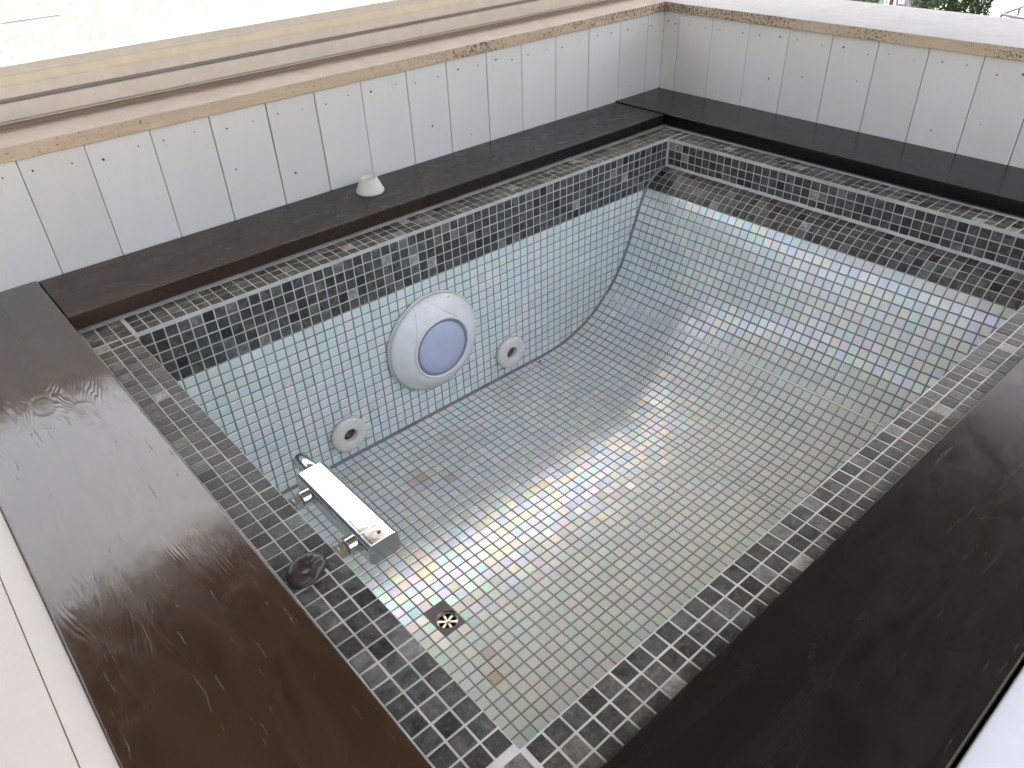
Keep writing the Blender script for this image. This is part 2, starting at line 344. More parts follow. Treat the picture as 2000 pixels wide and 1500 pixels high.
for k in range(N + 1):
    q, _ = prof_at(S_DARK + (ARC[-1] - S_DARK) * k / N)
    if prev is not None: addq((prev.x, 0, prev.y), (q.x, 0, q.y), (q.x, -W, q.y), (prev.x, -W, prev.y))
    prev = q
mesh_obj('basin_grout', vsb, fsb, M['grout_dark'], pool)
# soft fillets of grout in the inner corners
def strip(name, pts, r, mat, parent):
    """thin triangular bead along a polyline of (point, side vector a, side vector b)"""
    v, f = [], []
    for q, a, b in pts:
        v += [Vector(q) - PO, Vector(q) + Vector(a) * r - PO, Vector(q) + (Vector(a) + Vector(b)) * r * 0.38 - PO, Vector(q) + Vector(b) * r - PO]
    for i in range(len(pts) - 1):
        for k in (1, 2): f.append((i * 4 + k, i * 4 + k + 1, i * 4 + 4 + k + 1, i * 4 + 4 + k))
    return mesh_obj(name, v, f, mat, parent, True)
pr = []
for k in range(41):
    q, d = prof_at(ARC[-1] * k / 40); n = Vector((d.y, -d.x)); n = n if n.x < 0 or n.y > 0 else -n
    pr.append(((q.x, 0, q.y), (0, -1, 0), (n.x, 0, n.y)))
pr += [((0.7, 0, FZ), (0, -1, 0), (0, 0, 1)), ((0, 0, FZ), (0, -1, 0), (0, 0, 1))]
strip('corner_fillet', pr, 0.0065, M['grout_dark'], pool)
strip('corner_fillet', [((L, 0, 0), (-1, 0, 0), (0, -1, 0)), ((L, 0, -0.0845), (-1, 0, 0), (0, -1, 0))], 0.005, M['grout_light'], pool)
strip('ledge_fillet', [((L, 0, -0.0845), (-1, 0, 0), (0, 0, 1)), ((L, -W, -0.0845), (-1, 0, 0), (0, 0, 1))], 0.0085, M['grout_light'], pool)
q, d = prof_at(S_RIDGE); nn = Vector((-abs(d.y), 0, abs(d.x)))
rv, rf = [], []
for i, y in enumerate((-0.004, -W + 0.004)):
    for a_, h_ in ((-0.0032, 0), (-0.0018, 0.0030), (0.0018, 0.0030), (0.0032, 0)):
        rv.append(Vector((q.x + d.x * a_, y, q.y + d.y * a_)) + nn * h_ - PO)
rf = [(k, k + 1, 4 + k + 1, 4 + k) for k in range(3)]
mesh_obj('sheet_joint_ridge', rv, rf, M['plastic_old'], pool)

# --- tiles
STAINS = [(0.2694, -0.704, 0.012), (0.2493, -0.743, 0.012), (0.4706, -0.193, 0.030), (0.533, -0.239, 0.02)]
Rcam = cam.rotation_euler.to_matrix()
def project(P):
    c = Rcam.transposed() @ (Vector(P) - CAM)
    return (1000 + FPX * c.x / -c.z, 750 - FPX * c.y / -c.z) if c.z < -0.01 else None
def seen(P, n):
    d = Vector(P) - CAM
    if d.dot(n) >= 0: return False
    if P.z < -0.003:
        t = CAM.z / (CAM.z - P.z); h = CAM + d * t
        return 0.002 < h.x < L - 0.002 and -W + 0.002 < h.y < -0.002
    return -0.079 < P.x and -W - 0.06 < P.y < 0.08
tiles = {'stone': [], 'glass': []}
TS = 0.0225                                      # tile edge
def tile(kind, c, u, v, n, su, sv, h, tint, film):
    """centre c, unit axes u v, normal n, edge lengths su sv"""
    c, u, v, n = Vector(c), Vector(u), Vector(v), Vector(n)
    am = 0.010 if kind == 'glass' else 0.012
    du, dv = R.gauss(0, am), R.gauss(0, am)
    u = (u + n * du).normalized(); v = (v + n * dv).normalized(); n = u.cross(v).normalized() * (1 if u.cross(v).dot(n) > 0 else -1)
    wob = R.gauss(0, 0.010); u, v = (u + v * wob).normalized(), (v - u * wob).normalized()
    b = 0.0011 if kind == 'glass' else 0.0007
    rings = []
    for hh, ins in ((-0.002, 0.0), (h - b * 0.8, 0.0), (h, b)):
        a, d_ = su / 2 - ins, sv / 2 - ins
        rings.append([u * x * a + v * y * d_ + n * hh for x, y in ((-1, -1), (1, -1), (1, 1), (-1, 1))])
    vv = [q for r_ in rings for q in r_]
    flip = u.cross(v).dot(n) < 0
    ff = []
    for r_ in (0, 4):
        for k in range(4):
            f = (r_ + k, r_ + (k + 1) % 4, r_ + 4 + (k + 1) % 4, r_ + 4 + k); ff.append(f[::-1] if flip else f)
    f = (8, 9, 10, 11); ff.append(f[::-1] if flip else f)
    area = 0.0
    if seen(c, n):
        pp = [project(c + q) for q in rings[2]]
        if all(pp) and all(0 <= a_[0] <= 2000 and 0 <= a_[1] <= 1500 for a_ in pp):
            area = abs(sum(pp[i][0] * pp[(i + 1) % 4][1] - pp[(i + 1) % 4][0] * pp[i][1] for i in range(4))) / 2
    tiles[kind].append((area, c, vv, ff, tint, film))
def stone_tint():
    x = R.random()
    g = 0.040 + 0.050 * R.random() + (0.06 if x > 0.9 else 0) + (0.12 if x > 0.975 else 0) - (0.022 if x < 0.22 else 0)
    y = R.random()
    k = (1.0, 1.02, 0.93) if y < 0.5 else (0.95, 1.04, 0.95) if y < 0.72 else (1.04, 1.03, 0.88) if y < 0.96 else (1.12, 1.0, 0.88)
    return tuple(g * q for q in k)
FILMS = [((1.0, 0.80, 0.34), 2.2), ((1.0, 0.60, 0.46), 1.6), ((0.58, 0.46, 1.0), 2.8), ((0.20, 0.45, 1.0), 2.4), ((0.12, 0.68, 1.0), 1.7), ((0.26, 1.0, 0.66), 1.3), ((0.78, 0.80, 0.80), 4.4), ((1.0, 0.55, 0.84), 1.3), ((0.62, 1.0, 0.40), 0.7)]
FW = sum(q[1] for q in FILMS)
def film(pale=0.28):
    x = R.random() * FW
    for c, w_ in FILMS:
        x -= w_
        if x <= 0: return tuple(min(1, max(0, q * (1 - pale) + 0.85 * pale + R.gauss(0, 0.02))) for q in c)
    return (1, 1, 1)
def glass_tint(aqua=0.35):
    x = R.random()
    c = (0.73, 0.785, 0.765)
    if x < aqua: c = (0.64, 0.785, 0.725)
    elif x < aqua + 0.2: c = (0.70, 0.785, 0.74)
    elif x > 0.93: c = (0.755, 0.765, 0.74)
    g = 1 + R.gauss(0, 0.035)
    return tuple(q * g for q in c)
def put(kind, c, u, v, n, su=TS, sv=TS, aqua=0.12):
    if kind == 'stone': tile(kind, c, u, v, n, su, sv, GL + R.uniform(-0.0002, 0.0006), stone_tint(), (1, 1, 1))
    else: tile(kind, c, u, v, n, su, sv, GL + R.uniform(-0.0001, 0.0004), glass_tint(aqua), film(0.6 if abs(n[1]) > 0.5 else 0.28))  # wall tiles get a paler film, standing in for their weaker reflections
ex, ey, ez = Vector((1, 0, 0)), Vector((0, 1, 0)), Vector((0, 0, 1))
# rim: back, left, far, near (three rows each), corner blocks carried by the left and far rims
rs = [0.012 + k * 0.0252 for k in range(3)]
for k in range(3):
    o_ = 0.0128 + k * 0.0252
    for n in range(-1, 63):
        if n >= 0: put('stone', (X0 + (n + .5) * p, o_, 0), ex, ey, ez)
        x_ = (n + .5 + .17) * p
        if n >= 0: put('stone', (x_ + 0.0, -W - o_ - 0.0005, 0), ex, ey, ez)
    for n in range(-3, 47):
        y_ = -W + (n + 0.5 + 0.3) * PY if n >= 0 else -W + n * 0.0252 + 0.0126 - 0.001
        if n >= 44: y_ = (n - 44) * 0.0252 + 0.0128 + 0.001
        if n == 43: y_ = -0.0145
        put('stone', (-o_ + 0.0005, y_, 0), ex, ey, ez, TS, 0.0195 if n == 43 else TS)
        put('stone', (L + o_, y_, 0), ex, ey, ez, TS, 0.0195 if n == 43 else TS)
# walls
LC, LR = Vector((0.678, 0, -0.3136)), 0.141
JETS = [Vector((0.393, 0, -0.4665)), Vector((0.940, 0, -0.4665))]
def behind(x, z):
    for a_, b_ in zip(PROF, PROF[1:]):
        if b_.x <= x <= a_.x:
            zz = a_.y + (b_.y - a_.y) * (a_.x - x) / max(1e-9, a_.x - b_.x); return z < zz
    return False
for k in range(21):
    z_ = -(0.3 + k + 0.5) * p; kind = 'stone' if k < 5 else 'glass'
    sv = TS
    for n in range(63):
        x_ = X0 + (n + .5) * p
        if behind(x_ - p * 0.5, z_ + p * 0.5): continue
        if (Vector((x_, 0, z_)) - LC).length < LR - 0.03: continue
        put(kind, (x_, 0, z_), ex, ez, -ey, TS, sv, aqua=0.75 - 0.025 * k)  # fewer aqua tiles lower down, painting in the light's fall-off
    for n in range(44):
        if k < 3: put('stone', (L, -Y0 - (n + .5) * PY, z_), ey, ez, -ex)
        put(kind, (0, -Y0 - (n + .5) * PY, z_), ey, ez, ex)
    for n in range(63):
        x_ = X0 + (n + .5) * p
        if not behind(x_ - p * 0.5, z_ + p * 0.5): put(kind, (x_, -W, z_), ex, ez, ey)
# backrest rows
def rows(kind, s0, s1):
    n = round((s1 - s0) / p); st = (s1 - s0) / n
    for k in range(n):
        q, _ = prof_at(s0 + (k + .5) * st); a_, _ = prof_at(s0 + k * st); b_, _ = prof_at(s0 + (k + 1) * st)
        d = (b_ - a_); ln = d.length; d = d / ln; u = Vector((d.x, 0, d.y)); nr = Vector((d.y, 0, -d.x))
        if nr.z < 0: nr = -nr
        for j in range(44): put(kind, (q.x, -Y0 - (j + .5) * PY, q.y), u, ey, nr, min(TS, ln - 0.0022), TS, 0.14)
rows('stone', 0.006, S_DARK); rows('glass', S_DARK, S_RIDGE - 0.002); rows('glass', S_RIDGE + 0.002, ARC[-1])
# floor
nf = int((XF - X0) / p)
for n in range(nf + 1):
    xa, xb = X0 + n * p, min(X0 + (n + 1) * p, XF)
    if xb - xa < 0.006: continue
    for j in range(44):
        yc = -Y0 - (j + .5) * PY; xc = (xa + xb) / 2
        if HX0 - 0.001 < xc < HX1 + 0.001 and HY0 < yc < HY1: continue
        put('glass', (xc, yc, FZ), ex, ey, ez, xb - xa - 0.0025, TS, 0.2)
        for sx, sy, sr in STAINS:
            q = math.exp(-(((xc - sx) ** 2 + (yc - sy) ** 2) / sr ** 2))
            if q > 0.25:
                a_ = tiles['glass'][-1]; tiles['glass'][-1] = a_[:4] + (tuple(c_ * (1 - 0.75 * q) + r_ * 0.75 * q for c_, r_ in zip(a_[4], (0.50, 0.33, 0.13))),) + a_[5:]
def colour_attr(me, name, cols):
    a = me.attributes.new(name, 'FLOAT_COLOR', 'FACE'); flat = []
    for c in cols: flat.extend((c[0], c[1], c[2], 1.0))
    a.data.foreach_set('color', flat)
for kind, mname in (('stone', 'stone'), ('glass', 'glass_tile')):
    ts = sorted(tiles[kind], key=lambda q: -q[0])
    for area, c, vv, ff, tint, fl in ts[:300]:
        o = mesh_obj(kind + '_tile', vv, ff, M[mname], pool, False, c - PO)
        colour_attr(o.data, 'tint', [tint] * 9); colour_attr(o.data, 'film', [fl] * 9)
    V, F, T1, T2 = [], [], [], []
    for area, c, vv, ff, tint, fl in ts[300:]:
        i = len(V); V.extend(c + q - PO for q in vv); F.extend(tuple(i + k for k in f) for f in ff); T1.extend([tint] * 9); T2.extend([fl] * 9)
    o = mesh_obj(kind + '_mosaic', V, F, M[mname], pool); colour_attr(o.data, 'tint', T1); colour_attr(o.data, 'film', T2)
    o['kind'] = 'stuff'; o['label'] = 'dark green grey stone mosaic' if kind == 'stone' else 'pearly white glass mosaic'

# ------------------------------------------------------------------ timber deck round the pool
def deck(label, length, width, centre, rotz, mat, z0=0.004, z1=0.036):
    b = bmesh.new(); nx = 24
    box_bm(-length / 2, length / 2, -width / 2, width / 2, -(z1 - z0) / 2, (z1 - z0) / 2, 0.0025, 3, b)
    o = bm_obj('deck_board', b, M[mat], None, False, (centre[0], centre[1], (z0 + z1) / 2), (0, 0, rotz))
    return tag(o, label, 'board', 'stained timber boards framing the pool')
XL0, XL1 = -0.3075, -0.085
YW, XW = 0.300, 1.918
deck('wide brown stained timber board with knots, reflecting pale light, left of the pool', 1.72, XL1 - XL0, ((XL0 + XL1) / 2, YW - 0.002 - 0.86), math.pi / 2, 'wood_left', z1=0.038)
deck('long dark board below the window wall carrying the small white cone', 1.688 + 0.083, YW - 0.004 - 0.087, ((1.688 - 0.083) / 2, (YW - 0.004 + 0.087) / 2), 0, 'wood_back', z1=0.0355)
deck('near black timber board at the far end under the low panelled wall', 1.49, XW - 0.003 - 1.691, ((XW - 0.003 + 1.691) / 2, YW - 0.003 - 0.745), math.pi / 2, 'wood_dark', z1=0.0385)
deck('broad near black timber board along the right hand front of the pool', 1.999, 0.218, (-0.083 + 1.999 / 2, -1.1975 - 0.109), 0, 'wood_dark', z1=0.0365)
deck_support = box('masonry_plinth', -0.30, -0.102, -1.41, 0.29, -0.70, 0.003, M['render'])
tag(deck_support, 'plastered plinth carrying the brown deck board beside the pool', 'plinth')

# ------------------------------------------------------------------ panelled low walls
def nail(parent, x, y, z, axis):
    q_ = R.choice((0.6, 0.8, 1.0, 1.3))
    v, f = lathe([(q_ * 0.0022, 0.0), (q_ * 0.0022, 0.0006), (q_ * 0.0006, 0.0009)], 8, True)
    o = mesh_obj('nail_head', v, f, M['nail'], parent, False, (x, y, z), (rad(90), 0, 0) if axis == 'y' else (0, rad(-90), 0))
    return o
ZC = 0.2805
def panelled(name, label, axis, edges, plane, back):
    base = (edges[0], plane, 0.04) if axis == 'x' else (plane, edges[0], 0.04)
    t = tag(empty(name, (base[0], base[1], -0.7)), label, 'wall'); o0 = t.location
    for i, (a, b) in enumerate(zip(edges, edges[1:])):
        a, b = min(a, b), max(a, b); gap = R.choice((0.0005, 0.0007, 0.0009, 0.0011, 0.0014)); dep = R.uniform(-0.0008, 0.0008)
        z0, z1 = 0.006, ZC - 0.0006
        if axis == 'x': bd = box('board', a + gap, b - gap, plane + dep, plane + 0.016, z0, z1, M['paint'], t, 0.0022, 2)
        else: bd = box('board', plane + dep, plane + 0.016, a + gap, b - gap, z0, z1, M['paint'], t, 0.0022, 2)
        wd = b - a
        for fx in (0.22, 0.75):
            s_ = (fx - 0.5 + R.uniform(-0.06, 0.06)) * wd; zz = R.uniform(0.098, 0.110)
            if axis == 'x': nail(bd, s_, -(0.016 - dep) / 2 + 0.0002, zz, 'y')
            else: nail(bd, -(0.016 - dep) / 2 + 0.0002, s_, zz, 'x')
        if R.random() < 0.3:
            if axis == 'x': nail(bd, R.uniform(-.3, .3) * wd, -(0.016 - dep) / 2 + 0.0002, R.uniform(-0.09, 0.03), 'y')
            else: nail(bd, -(0.016 - dep) / 2 + 0.0002, R.uniform(-.3, .3) * wd, R.uniform(-0.09, 0.03), 'x')
    return t
eb = [-0.82, -0.69, -0.56, -0.43, -0.298, -0.166, -0.0332, 0.0933, 0.2264, 0.357, 0.4934, 0.6195, 0.7495, 0.8865, 1.0166, 1.1562, 1.2863, 1.4243, 1.5665, 1.7077, 1.842, XW - 0.002]
back_wall = panelled('panelled_wall', 'low white tongue and groove wall under the long window behind the pool', 'x', eb, YW, 0.6)
ef = [0.2352, 0.1048, -0.0307, -0.1647, -0.3002, -0.4338, -0.5694, -0.7043, -0.8334, -0.966, -1.10, -1.235, -1.37, -1.50, -1.63]
far_wall = panelled('panelled_wall', 'low white panelled wall open to the garden at the far end, capped with pale stone', 'y', [YW - 0.001] + ef, XW, 2.2)
box('wall_core', -0.83, 2.27, YW + 0.0165, 0.62, -0.72, ZC - 0.001, M['core'], back_wall)
box('wall_core', XW + 0.0165, 2.235, -1.64, YW + 0.016, -0.72, ZC - 0.001, M['core'], far_wall)
bm_obj('corner_bead', box_bm(-0.0022, 0.0022, -0.0022, 0.0022, 0.039, 0.2795), M['paint'], back_wall, False, (XW - 0.0008 - back_wall.location.x, YW - 0.0006 - back_wall.location.y, -back_wall.location.z), (0, 0, rad(45)))
# travertine cappings in separate slabs
def slab(parent, x0, x1, y0, y1, face, top):
    b = box_bm(x0, x1, y0, y1, ZC, 0.309, 0.0018, 2)
    bmesh.ops.subdivide_edges(b, edges=[e for e in b.edges if e.calc_length() > 0.2], cuts=90, use_grid_fill=True)
    for v in b.verts:
        nz = noise.noise(v.co * 34) * 0.0011 + noise.noise(v.co * 120) * 0.0005
        if v.co.z > 0.3: v.co.z += nz * 0.5
        if abs(v.co.y - y0) < 0.004: v.co.y += nz
        if abs(v.co.x - x0) < 0.004: v.co.x += nz
    o = bm_obj('cap_stone', b, face, parent, False, -parent.location)
    o.data.materials.append(top)
    for q in o.data.polygons:
        if q.normal.z > 0.9: q.material_index = 1
    return o
slab(back_wall, -0.83, 1.9045, 0.2885, 0.60, M['trav'], M['trav_top'])
slab(far_wall, 1.9065, 2.255, -1.64, 0.60, M['trav'], M['trav_skylit'])

# ------------------------------------------------------------------ long window on the back wall
win = tag(empty('window', (0.55, 0.45, 0.31)), 'long window with rain spotted glass in a beige frame above the low wall', 'window')
WO = win.location; WX0, WX1 = -0.83, 2.15
def wpart(name, prof, mat, x0=WX0, x1=WX1):
    v, f = extrude_x(prof, x0, x1); return mesh_obj(name, [Vector(q) - WO for q in v], f, mat, win)
def rect(y0, y1, z0, z1, c=0.0012): return [(y0 + c, z0), (y1, z0), (y1, z1), (y0 + c, z1), (y0, z1 - c), (y0, z0 + c)]
# ragged sealant bead
sv_, sf_ = [], []
ns = 220
for i in range(ns + 1):
    x = WX0 + (WX1 - WX0) * i / ns; a = noise.noise(Vector((x * 22, 0, 0))) * 0.0025 + noise.noise(Vector((x * 90, 3, 0))) * 0.0012
    for y, z in ((0.416 + a, 0.3095), (0.417 + a, 0.3125), (0.4285, 0.3165), (0.4285, 0.3095)): sv_.append(Vector((x, y, z)) - WO)
for i in range(ns):
    for k in range(3): sf_.append((i * 4 + k, i * 4 + k + 1, i * 4 + 5 + k, i * 4 + 4 + k))
mesh_obj('sealant_bead', sv_, sf_, M['seal'], win)
wpart('track_lip', rect(0.4245, 0.429, 0.3168, 0.3192, 0.0006), M['alu'])
wpart('bottom_rail', rect(0.429, 0.500, 0.3195, 0.3535, 0.002), M['alu'])
wpart('gasket', rect(0.437, 0.498, 0.3537, 0.3605), M['alu_grey'])
wpart('sash_rail', rect(0.434, 0.496, 0.3607, 0.3840, 0.002), M['alu'])
wpart('glazing_bead', [(0.437, 0.3842), (0.490, 0.3842), (0.490, 0.3992), (0.449, 0.3992), (0.4385, 0.3875)], M['alu_warm_lit'])
wpart('inner_bead', [(0.451, 0.3994), (0.490, 0.3994), (0.490, 0.4150), (0.462, 0.4150), (0.4525, 0.4040)], M['alu'])
wpart('pane', [(0.464, 0.4152), (0.468, 0.4152), (0.468, 1.06), (0.464, 1.06)], M['pane'], WX0 + 0.04, WX1 - 0.04)
wpart('top_rail', rect(0.43, 0.50, 1.0605, 1.13, 0.002), M['alu'])
for xa in (WX0, WX1 - 0.04): wpart('stile', rect(0.432, 0.498, 0.4155, 1.0603, 0.002), M['alu'], xa, xa + 0.0395)

# ------------------------------------------------------------------ pool light
def pool_light():
    t = tag(empty('pool_light', (LC.x, -0.002, LC.z), (rad(90), 0, 0)), 'large round white underwater light with lilac lens on the pool wall', 'light')
    def H(r): return 0.014 + 0.031 * (1 - max(0, (r - 0.087) / 0.051) ** 1.5) if r > 0.087 else 0.045
    v, f = lathe([(0.139, 0.0), (0.1415, 0.002), (0.1415, 0.008), (0.139, 0.010)], 72); mesh_obj('back_flange', v, f, M['plastic_old'], t, True)
    pr_ = [(0.1375, 0.0098), (0.138, 0.012)] + [(0.138 - 0.051 * k / 14, H(0.138 - 0.051 * k / 14)) for k in range(1, 15)] + [(0.0865, 0.048), (0.0850, 0.0498), (0.0825, 0.0498), (0.0808, 0.048), (0.0808, 0.043)]
    v, f = lathe(pr_, 96); bz = mesh_obj('bezel', v, f, M['plastic'], t, True)
    v, f = lathe([(0.0807, 0.0430), (0.0795, 0.0462), (0.0740, 0.0466), (0.0733, 0.0455)], 72); mesh_obj('lens_rim', v, f, M['lens_rim'], t, True)
    v, f = lathe([(0.0733, 0.0450), (0.072, 0.0466), (0.045, 0.0486), (0.02, 0.0493), (0.0005, 0.0495)], 72, True); mesh_obj('lens', v, f, M['lens'], t, True)
    for a0, sg in ((48, 1), (163, -1), (262, 1)):     # moulded seam lines, tangent to the lens
        v, f = [], []
        a = rad(a0); c0 = Vector((math.cos(a), math.sin(a))) * 0.0875; tg = Vector((-math.sin(a), math.cos(a))) * sg
        for k in range(13):
            q = c0 + tg * (0.004 + 0.098 * k / 12); r = q.length; nn_ = Vector((-tg.y, tg.x)) * 0.0005
            if r > 0.136: break
            for s_ in (-1, 1): v.append((q.x + nn_.x * s_, q.y + nn_.y * s_, H(r) + 0.0004))
        f = [(2 * i, 2 * i + 1, 2 * i + 3, 2 * i + 2) for i in range(len(v) // 2 - 1)]
        mesh_obj('seam', v, f, M['seam'], bz)
    for a0 in (68, 205, 318):
        a = rad(a0); b = bmesh.new(); box_bm(-0.0045, 0.0045, -0.0016, 0.0016, 0, 0.0014, 0.0005, 2, b)
        bm_obj('screw_slot', b, M['seam'], bz, False, (math.cos(a) * 0.129, math.sin(a) * 0.129, H(0.129) - 0.0002), (0, 0, a))
    return t
pool_light()
def jet(c, label):
    t = tag(empty('pool_jet', (c.x, -0.002, c.z), (rad(90), 0, 0)), label, 'jet', 'round cream water jets low on the pool wall')
    v, f = lathe([(0.0490, 0.0), (0.0505, 0.004), (0.0500, 0.010), (0.0465, 0.0142), (0.040, 0.0158), (0.0235, 0.0165), (0.0195, 0.0150), (0.0182, 0.0115)], 56); mesh_obj('flange', v, f, M['plastic_old'], t, True)
    v, f = lathe([(0.0182, 0.0117), (0.0176, 0.006), (0.0172, 0.0006)], 40); mesh_obj('throat', v, f, M['plastic_old'], t, True)
    v, f = lathe([(0.0172, 0.0008), (0.0125, 0.0008), (0.0115, 0.0045), (0.0095, 0.0045), (0.0090, 0.0012), (0.0004, 0.0010)], 40, True); mesh_obj('nozzle', v, f, M['dark_hole'], t, True)
jet(JETS[0], 'round cream water jet nearest the chrome mixer tap, left of the big pool light')
jet(JETS[1], 'round cream water jet to the right of the big pool light')

# ------------------------------------------------------------------ chrome thermostatic mixer
def mixer():
    t = tag(empty('mixer_tap', (0.122, -0.53, -0.172)), 'spotted chrome bath mixer bar mounted inside the left pool wall', 'tap'); O_ = t.location
    def bar(name, y0, y1, wx, hz, rc, cap=True, bul=0.0):
        n = 8; sec = []
        for cx, cz, a0 in ((1, 1, 0), (-1, 1, 90), (-1, -1, 180), (1, -1, 270)):
            for k in range(n + 1):
                a = rad(a0 + 90 * k / n); sec.append((cx * (wx / 2 - rc) + math.cos(a) * rc, cz * (hz / 2 - rc) + math.sin(a) * rc))
        st = [(y0, 0.0), (y0 + 0.0012, 0.0012), (y1 - 0.0012, 0.0012), (y1, 0.0)]
        v, f = [], []; m_ = len(sec)
        for y, gr in st:
            for a, b in sec:
                s_ = 1 - (0.0012 - gr) / (wx / 2); v.append((a * s_, y - O_.y, b * s_))
        for i in range(3):
            for k in range(m_): f.append((i * m_ + k, (i + 1) * m_ + k, (i + 1) * m_ + (k + 1) % m_, i * m_ + (k + 1) % m_))
        f.append(tuple(range(m_))); f.append(tuple(3 * m_ + k for k in range(m_))[::-1])
        o = mesh_obj(name, v, f, M['chrome'], t, False)
        for q in o.data.polygons: q.use_smooth = len(q.vertices) == 4
        o.data.set_sharp_from_angle(angle=rad(35))
        return o
    bar('body', -0.6140, -0.4130, 0.060, 0.046, 0.0135)
    eb_ = bar('end_block', -0.6485, -0.6148, 0.060, 0.046, 0.0135)
    v, f = lathe([(0.0034, 0.0), (0.0034, 0.0006), (0.0020, 0.0010)], 16, True); mesh_obj('screw', v, f, M['dark_hole'], eb_, False, (0.003, -0.632 - O_.y, 0.0229))
    v, f = lathe([(0.0150, 0.0), (0.0155, 0.001), (0.0155, 0.053), (0.0140, 0.0555)], 32, True)
    kn = mesh_obj('knob', v, f, M['chrome'], t, True, (0.006, -0.4128 - O_.y, 0.003), (rad(-90), 0, 0)); kn.data.set_sharp_from_angle(angle=rad(35))
    for yc in (-0.455, -0.605):
        for name, r0, x0, x1, hexa, dz in (('escutcheon', 0.026, 0.002, 0.010, False, 0), ('pipe', 0.0095, 0.010, 0.048, False, 0), ('nut', 0.0155, 0.048, 0.062, True, 0), ('collar', 0.0125, 0.062, 0.076, True, 0), ('neck', 0.017, 0.076, 0.0945, False, 0)):
            v, f = lathe([(r0 * 0.9, 0.0), (r0, 0.0012), (r0, x1 - x0 - 0.0012), (r0 * 0.9, x1 - x0)], 6 if hexa else 28, True)
            o = mesh_obj('connector_' + name if name in ('pipe', 'nut') else name, v, f, M['chrome'], t, not hexa, (x0 - O_.x, yc - O_.y, 0.0 + dz), (0, rad(90), 0))
            if not hexa: o.data.set_sharp_from_angle(angle=rad(40))
mixer()

# ------------------------------------------------------------------ drain
def drain():
    t = tag(empty('floor_drain', (DC.x, DC.y, FZ - 0.02)), 'small steel drain with a six spoke grate in the pool floor', 'drain'); O_ = t.location
    n = 48; v, f = [], []
    x0, x1, y0, y1 = HX0 - DC.x, HX1 - DC.x, HY0 - DC.y, HY1 - DC.y
    ring = [(math.cos(2 * math.pi * k / n), math.sin(2 * math.pi * k / n)) for k in range(n)]
    for c_, s_ in ring: v.append((c_ * DR, s_ * DR, 0.0205))
    for c_, s_ in ring:
        k_ = min(((x1 if c_ > 0 else x0) / c_) if abs(c_) > 1e-6 else 9, ((y1 if s_ > 0 else y0) / s_) if abs(s_) > 1e-6 else 9); v.append((c_ * k_, s_ * k_, 0.0215))
    f = [(k, n + k, n + (k + 1) % n, (k + 1) % n) for k in range(n)]
    for cx, cy in ((x0, y0), (x1, y0), (x1, y1), (x0, y1)):
        i = len(v); v.append((cx, cy, 0.0215)); a = math.atan2(cy, cx) % (2 * math.pi); k = int(a / (2 * math.pi) * n) % n; f.append((n + k, i, n + (k + 1) % n))
    mesh_obj('mortar_bed', v, f, M['mortar'], t)
    v, f = lathe([(DR + 0.0003, 0.0212), (DR - 0.0008, 0.019), (DR - 0.001, 0.0)], 48); mesh_obj('sleeve', v, f, M['steel'], t, True)
    v, f = lathe([(DR - 0.001, -0.004), (0.0005, -0.004)], 32); mesh_obj('sump', v, f, M['black'], t)
    b = bmesh.new()
    for k in range(6):
        a = rad(60 * k + 20); m_ = Matrix.Rotation(a, 3, 'Z'); q = [Vector((0.004, -0.0022, 0)), Vector((DR - 0.0028, -0.0030, 0)), Vector((DR - 0.0028, 0.0030, 0)), Vector((0.004, 0.0022, 0))]
        lo = [b.verts.new(m_ @ c) for c in q]; hi = [b.verts.new(m_ @ c + Vector((0, 0, 0.0018))) for c in q]
        b.faces.new(hi)
        for i in range(4): b.faces.new((lo[i], lo[(i + 1) % 4], hi[(i + 1) % 4], hi[i]))
    for pr_ in ([(DR - 0.0046, 0.0005), (DR - 0.0044, 0.0023), (DR - 0.0016, 0.0023), (DR - 0.0014, 0.0005)], [(0.0058, 0.0006), (0.0054, 0.0024), (0.002, 0.0030), (0.0004, 0.0031)]):
        v, f = lathe(pr_, 40); vv = [b.verts.new(c) for c in v]
        for q in f: b.faces.new([vv[i] for i in q])
    bm_obj('grate', b, M['steel'], t, False, (0, 0, 0.0095))
drain()

